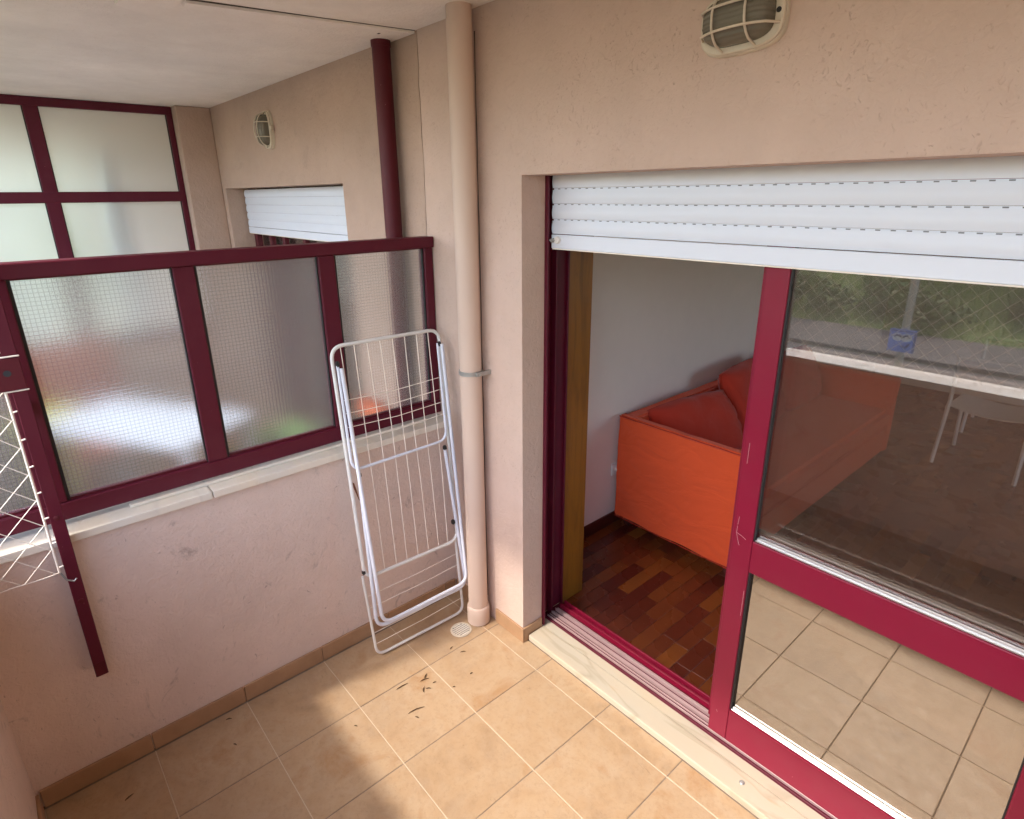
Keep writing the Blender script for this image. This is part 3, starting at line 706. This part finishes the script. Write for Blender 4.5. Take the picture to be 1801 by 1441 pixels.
# sofa
sf = thing('sofa', 'low orange fabric sofa with flat arms along the white wall', 'sofa', (.54, 2.25, 0))
SX0, SX1, SY0, SY1 = .142, .935, 1.10, 3.40
def soft(name, dims, mat, par, bev=.012, sub=10, amp=.004, fr=5.0, smooth=60):
    b = bmesh.new(); bmesh.ops.create_cube(b, size=1)
    x0, x1, y0, y1, z0, z1 = dims
    for v in b.verts: v.co = Vector(((x0+x1)/2+v.co.x*(x1-x0), (y0+y1)/2+v.co.y*(y1-y0), (z0+z1)/2+v.co.z*(z1-z0)))
    bmesh.ops.bevel(b, geom=list(b.edges), offset=bev, segments=2, affect='EDGES')
    bmesh.ops.subdivide_edges(b, edges=[e for e in b.edges if e.calc_length() > .08], cuts=sub, use_grid_fill=True)
    b.normal_update()
    for v in b.verts:
        p = v.co; d = noise.noise(Vector((p.x*fr+1.3, p.y*fr, p.z*fr*1.6+p.x*fr*1.2)))
        v.co = p + v.normal*d*amp
    m = MB(); m.bm.free(); m.bm = b
    o = m.build(name, mat, par, smooth); o.matrix_parent_inverse = Matrix.Translation(-par.location); return o
soft('arm', (SX0, SX1, SY0, SY0+.055, .072, .735), M['orange'], sf, .012, 22, .007, 4.2)
for z in (.733,):
    o = MB().tube([(SX0+.01+(SX1-SX0-.02)*k/14, SY0+.001+.002*math.sin(k*1.9), z-.004+.0015*math.sin(k*2.3)) for k in range(15)], .0032, 6).build('seam', M['orange_shaded'], sf, 60); o.matrix_parent_inverse = Matrix.Translation(-sf.location)
    o = MB().tube([(SX0+.01+(SX1-SX0-.02)*k/14, SY0+.054, z-.004+.0015*math.sin(k*2.9)) for k in range(15)], .0032, 6).build('seam', M['orange_shaded'], sf, 60); o.matrix_parent_inverse = Matrix.Translation(-sf.location)
    o = MB().tube([(SX0+.01+(SX1-SX0-.02)*k/14, SY0+.002, .074+.0012*math.sin(k*1.7)) for k in range(15)], .0028, 6).build('hem', M['orange_shaded'], sf, 60); o.matrix_parent_inverse = Matrix.Translation(-sf.location)
soft('arm', (SX0, SX1, SY1-.06, SY1, .072, .650), M['orange'], sf, .010, 8, .005)
soft('backrest', (SX0, SX0+.085, SY0+.056, SY1-.061, .072, .722), M['orange'], sf, .012, 14, .004)
soft('seat_base', (SX0+.086, SX1-.012, SY0+.056, SY1-.061, .075, .28), M['orange'], sf, .01, 10, .004)
soft('seat_cushion', (SX0+.09, SX1-.004, SY0+.06, SY1-.066, .282, .42), M['orange'], sf, .03, 12, .010, 4)
for x in (SX0+.06, SX1-.06):
    for y in (SY0+.08, SY1-.1):
        o = B('leg', M['skirt_wood'], (x-.02, x+.02, y-.02, y+.02, .0, .074), sf); o.matrix_parent_inverse = Matrix.Translation(-sf.location)
def cushion(label, loc, rot, sx, sy, sz, seed):
    n = 14; b = bmesh.new(); bmesh.ops.create_cube(b, size=2); bmesh.ops.subdivide_edges(b, edges=list(b.edges), cuts=n, use_grid_fill=True)
    for v in b.verts:
        x, y, z = v.co
        ex = (1-abs(x)**3)*(1-abs(y)**3); th = .10+.9*max(0, ex)**.45
        px = x*(1-.08*abs(y)**2); py = y*(1-.08*abs(x)**2)
        w = noise.noise(Vector((px*2.2+seed, py*2.2, z))) + .5*abs(noise.noise(Vector((px*5+seed, py*3, 2.0))))
        w2 = abs(noise.noise(Vector((px*2.6+py*3.4+seed, py*1.3-px, 5.0))))
        v.co = Vector((px*sx, py*sy, z*sz*th + w*.016 - (.018*max(0, 1-w2*6) if z > 0 else 0)))
    m = MB(); m.bm.free(); m.bm = b; o = m.build('sofa_cushion', M['orange_shaded'], None, 80); o.location = loc; o.rotation_euler = rot
    return tag(o, label, 'cushion')
cushion('wrinkled orange cushion slumped in the near corner of the sofa', (.385, 1.57, .590), (R(4), R(56), R(-10)), .205, .33, .095, 1.0)
cushion('plump orange cushion standing second along the sofa back', (.375, 2.27, .640), (R(2), R(66), R(4)), .24, .36, .095, 4.0)
cushion('third orange back cushion near the far arm of the sofa', (.37, 2.95, .625), (R(-2), R(67), 0), .22, .32, .09, 8.0)

# chairs in the room
def chair(label, loc, rz):
    t = thing('metal_chair', label, 'chair', loc, (0, 0, rz), group='white chairs in the room')
    s = .012; W2 = .25
    def bar(name, a, b, w=.011):
        a, b = Vector(a), Vector(b); m = MB(); m.tube([a, b], w*1.25, 4); return m.build(name, M['chair'], t)
    for sx in (-1, 1):
        bar('leg', (sx*W2, -.26, 0), (sx*(W2-.01), -.19, .50)); bar('back_post', (sx*(W2-.01), -.19, .50), (sx*(W2-.02), -.255, .83))
        bar('leg', (sx*W2, .24, 0), (sx*W2, .19, .445))
        bar('side_rail', (sx*W2, -.2, .43), (sx*W2, .2, .445))
    bar('back_rail', (-W2+.02, -.255, .825), (W2-.02, -.255, .825))
    n = 10; top = []; 
    m = MB(); rings = []
    for k in range(n+1):
        u = k/n*2-1; dz = -.035*(1-u*u); rings.append([(u*(W2-.004), -.195, .445+dz), (u*(W2-.004), .205, .452+dz), (u*(W2-.004), .205, .462+dz), (u*(W2-.004), -.195, .455+dz)])
    m.rings(rings); m.build('seat', M['chair'], t, 40)
    m = MB(); rings = []
    for k in range(n+1):
        u = k/n*2-1; dy = -.03*(1-u*u); rings.append([(u*(W2-.028), -.200+dy, .56), (u*(W2-.028), -.250+dy, .79), (u*(W2-.028), -.242+dy, .79), (u*(W2-.028), -.192+dy, .56)])
    m.rings(rings); m.build('backrest', M['chair'], t, 40)
    return t
chair('white metal chair with curved seat standing nearer the sliding door', (1.455, 3.83, 0), R(-3))
chair('white metal chair standing deeper in the room behind the nearer one', (1.42, 4.72, 0), R(3))

# ------------------------------------------------------------------ things on the next balcony, seen blurred
def table():
    t = thing('plastic_table', 'white plastic table on the next balcony, blurred behind the wired glass', 'table', (-1.70, -.98, 0), (0, 0, R(32)))
    B('tabletop', M['white_pl'], (-.56, .56, -.27, .27, .70, .735), t, bev=.01, seg=2)
    for x in (-.52, .52):
        for y in (-.22, .22): B('leg', M['white_pl'], (x-.022, x+.022, y-.022, y+.022, 0, .699), t, bev=.004)
table()
gc = thing('garden_chair', 'reddish brown wooden chair on the next balcony, blurred behind the wired glass', 'chair', (-2.50, -1.12, 0), (0, 0, R(20)))
M['redwood'] = flat('red_brown_wood', (.48, .15, .09), .6)
for k in range(5): B('back_slat', M['redwood'], (-.30, -.275, -.30+k*.125, -.20+k*.125, .44, .98), gc, bev=.004)
for k in range(5): B('seat_slat', M['redwood'], (-.26+k*.115, -.155+k*.115, -.30, .30, .43, .452), gc, bev=.004)
for x in (-.29, .27):
    for y in (-.28, .28): B('leg', M['redwood'], (x-.02, x+.02, y-.02, y+.02, 0, .429), gc)
B('top_rail', M['redwood'], (-.31, -.265, -.31, .31, .981, 1.03), gc, bev=.004)
lb = thing('laundry_bin', 'lime yellow plastic bin on the next balcony, blurred behind the wired glass', 'bin', (-2.48, -1.42, 0))
MB().lathe([(.15, 0), (.19, .60), (.20, .60), (.20, .63), (.185, .63), (.17, .30), (.13, .02)], n=28).build('body', M['lime'], lb, 40)
MB().lathe([(.0001, .66), (.12, .655), (.205, .635), (.205, .632)], n=28, cap=False).build('lid', M['lime'], lb, 40)
def potted(label, loc, r, h, potm, fol, seed):
    t = thing('potted_plant', label, 'plant', loc); rnd = random.Random(seed)
    MB().lathe([(r*.7, 0), (r, h*.9), (r*1.08, h*.9), (r*1.08, h), (r*.95, h), (r*.9, h*.86), (.001, h*.86)], n=26).build('pot', potm, t, 40)
    m = MB()
    for k in range(90):
        a = rnd.uniform(0, 6.28); l = rnd.uniform(.5, 1)*fol; el = rnd.uniform(.35, 1.4); w = fol*.10
        d = Vector((math.cos(a)*math.cos(el), math.sin(a)*math.cos(el), math.sin(el))); sd_ = Vector((-math.sin(a), math.cos(a), 0))
        p = Vector((0, 0, h*.86)) + Vector((math.cos(a), math.sin(a), 0))*r*.4; q = p+d*l*.6; e = p+d*l - Vector((0, 0, l*.18))
        v = [m.bm.verts.new(c) for c in (p-sd_*w*.2, p+sd_*w*.2, q+sd_*w, e, q-sd_*w)]; m.bm.faces.new(v)
    m.build('foliage', M['leaf2'], t)
potted('green plant in a beige pot near the wall of the next balcony', (-1.45, -.28, 0), .15, .34, M['beige_pot'], .40, 3)
potted('low green plant in a terracotta pot beyond the wired glass', (-1.55, -.62, 0), .13, .22, M['terra'], .34, 5)
pa = thing('added_parasol', 'closed grey parasol added for a dark blur behind the frosted screen', 'parasol', (-3.55, -.62, 0))  # invented object, placed to darken part of the frosted pane
MB().lathe([(.22, 0), (.22, .05), (.03, .08), (.02, .5)], n=20).build('base', M['slab'], pa, 40)
MB().lathe([(.02, .5), (.10, .75), (.13, 1.0), (.09, 1.8), (.03, 2.25), (.015, 2.3)], n=16).build('canopy', M['galv'], pa, 40)
br_ = thing('broom', 'orange bristle broom leaning upside down against the next balcony wall', 'broom', (-.62, -.07, 0))
MB().tube([(0, -.02, .0), (0, .01, .80)], .011, 8).build('handle', M['galv'], br_, 60)
MB().box(-.14, .14, -.02, .03, .80, .835, bev=.008).build('head', M['broom'], br_)
m = MB()
for k in range(22): m.box(-.135+k*.0123, -.127+k*.0123, -.015-.002*(k % 3), .028, .8352, .895+.004*(k % 2))
m.build('bristles', M['broom'], br_)

# ------------------------------------------------------------------ outside (seen mirrored in the door)
GZ = -3.2
gm = MB(); nx, ny = 40, 50; V = {}
def gh(x, y):
    k = max(0, min(1, (-23.5-y)/16)); k = k*k*(3-2*k); h = GZ + 4.6*k
    if y < -24: h += .45*noise.noise(Vector((x*.12, y*.12, 3.3)))*min(1, (-24-y)/6)
    return h
ys = [20, 4, 1, -2, -5, -8, -12, -16, -20, -22, -23.5] + [-24-i*.9 for i in range(24)] + [-50, -65, -90, -140, -220, -400]
xs = [-400, -200, -100, -60, -45] + [-36+i*2.0 for i in range(37)] + [45, 60, 100, 200, 400]
for i, x in enumerate(xs):
    for j, y in enumerate(ys): V[i, j] = gm.bm.verts.new((x, y, gh(x, y)))
for i in range(len(xs)-1):
    for j in range(len(ys)-1): gm.bm.faces.new((V[i, j], V[i+1, j], V[i+1, j+1], V[i, j+1]))
struct(gm.build('ground', M['grass'], None, 180))
struct(B('road', M['asphalt'], (-400, 400, -19.5, -8.0, GZ-.1, GZ+.004)))
for a, b in ((-23.4, -19.6), (-7.9, -4.5)): struct(B('pavement', M['pave'], (-400, 400, a, b, GZ-.1, GZ+.12)))
def leafmesh(n, rx, ry, rz, size, seed, mat):
    rnd = random.Random(seed); m = MB(); cl = [(Vector((rnd.gauss(0, .45)*rx, rnd.gauss(0, .45)*ry, rnd.gauss(0, .40)*rz)), rnd.uniform(.25, .5)) for _ in range(16)]
    for k in range(n):
        c, r = rnd.choice(cl); d = Vector((rnd.gauss(0, 1), rnd.gauss(0, 1), rnd.gauss(0, 1))).normalized()
        p = c + Vector((d.x*rx, d.y*ry, d.z*rz))*r*rnd.uniform(.6, 1.05)
        a = Vector((rnd.gauss(0, 1), rnd.gauss(0, 1), rnd.gauss(0, 1))).normalized()*size*rnd.uniform(.6, 1.3); b2_ = a.cross(d).normalized()*size*.55
        v = [m.bm.verts.new(q) for q in (p-a, p-b2_, p+a, p+b2_)]; m.bm.faces.new(v)
    return m.mesh('foliage', mat)
bmesh_a = leafmesh(1500, 1.6, 1.3, .9, .10, 11, M['leaf']); bmesh_b = leafmesh(1500, 1.2, 1.2, 1.1, .10, 12, M['leaf']); tmesh = leafmesh(3200, 2.6, 2.6, 2.0, .13, 13, M['leaf'])
rnd = random.Random(5)
spots = [(-8.2, -25.2), (-6.0, -26.5), (-4.3, -24.8), (-1.2, -27.2), (.8, -25.0), (-10.5, -27.5), (-3.0, -30), (2.5, -29), (-7.5, -31.5), (-13, -25.5), (4.5, -26)]
for i, (x, y) in enumerate(spots):
    t = thing('bush', 'leafy green bush on the grassy bank across the road', 'bush', (x, y, gh(x, y)), (0, 0, rnd.uniform(0, 6)), 'bushes on the bank')
    f = link('foliage', (bmesh_a, bmesh_b)[i % 2], t, (0, 0, .6)); f.scale = (rnd.uniform(.7, 1.1),)*3
    MB().tube([(0, 0, -.1), (.05, 0, .7)], .05, 6).build('stem', M['bark'], t)
for i, (x, y, s) in enumerate(((-14, -33, 1.1), (-5.0, -38, 1.2), (3.5, -36, 1.0), (10, -34, 1.15), (-22, -37, 1.2))):
    t = thing('tree', 'broad green tree on top of the bank across the road', 'tree', (x, y, gh(x, y)-.1), (0, 0, rnd.uniform(0, 6)), 'trees on the bank')
    f = link('crown', tmesh, t, (0, 0, 4.6*s)); f.scale = (s, s, s)
    m = MB(); m.tube([(0, 0, 0), (.08, .05, 1.6), (.0, .1, 3.2*s), (.1, 0, 4.8*s)], [.20, .16, .12, .05], 9)
    for a in range(4): m.tube([(0, .1, 2.6*s+.2*a), (.9*math.cos(a*1.6), .9*math.sin(a*1.6), 4.2*s)], [.07, .03], 6)
    m.build('trunk', M['bark'], t, 50)
gb = MB()
for k in range(9000):
    x = rnd.uniform(-16, 8); y = rnd.uniform(-36, -23.6); z = gh(x, y); a = rnd.uniform(0, 3.14); h = rnd.uniform(.12, .34); w = .025
    dx, dy = math.cos(a)*w, math.sin(a)*w; lx, ly = rnd.uniform(-.1, .1), rnd.uniform(-.1, .1)
    v = [gb.bm.verts.new(c) for c in ((x-dx, y-dy, z), (x+dx, y+dy, z), (x+lx, y+ly, z+h))]; gb.bm.faces.new(v)
M['blade'] = leafm('grass_blades', (.12, .19, .025), (.28, .40, .06))
g = gb.build('grass', M['blade']); struct(g, 'stuff'); g['label'] = 'long green grass on the bank across the road'
# lamp post with sign
LP = (-2.02, -14.0+6.3)
lp = thing('lamp_post', 'grey steel lamp post with a blue square sign across the balcony', 'lamp post', (-.42, -8.15, GZ))
MB().tube([(0, 0, 0), (0, 0, 3.0), (0, 0, 8.5)], [.060, .055, .035], 14).build('post', M['galv'], lp, 50)
MB().tube([(0, 0, 8.4), (0, .3, 8.75), (0, 1.1, 8.85)], .03, 8).build('lamp_arm', M['galv'], lp, 50)
MB().box(-.10, .10, .9, 1.5, 8.80, 8.90, bev=.03).build('lamp_head', M['galv'], lp)
sg = B('sign_plate', M['sign_blue'], (-.175, .175, .066, .074, 2.88, 3.22), lp, bev=.003)
B('sign_border', M['sign_navy'], (.150, .172, .0742, .0755, 2.89, 3.20), sg); B('sign_border', M['sign_navy'], (-.15, .148, .0742, .0755, 3.185, 3.20), sg)
m = MB()
for cx in (-.06, .055): m.prism([(cx+.074*math.cos(k*.52), 3.10+.062*math.sin(k*.52)) for k in range(12)], 'y', .0742, .0752)
m.build('sign_symbol', M['sign_white'], sg)
m = MB()
for cx in (-.06, .055):
    m.tube([(cx-.042, .076, 3.100), (cx-.02, .076, 3.128), (cx+.02, .076, 3.128), (cx+.042, .076, 3.100)], .013, 6)
m.tube([(.10, .076, 3.02), (.08, .076, 2.975), (.05, .076, 2.95), (.02, .076, 2.965), (.0, .076, 2.985)], .015, 6); m.build('sign_symbol', M['sign_navy'], sg)
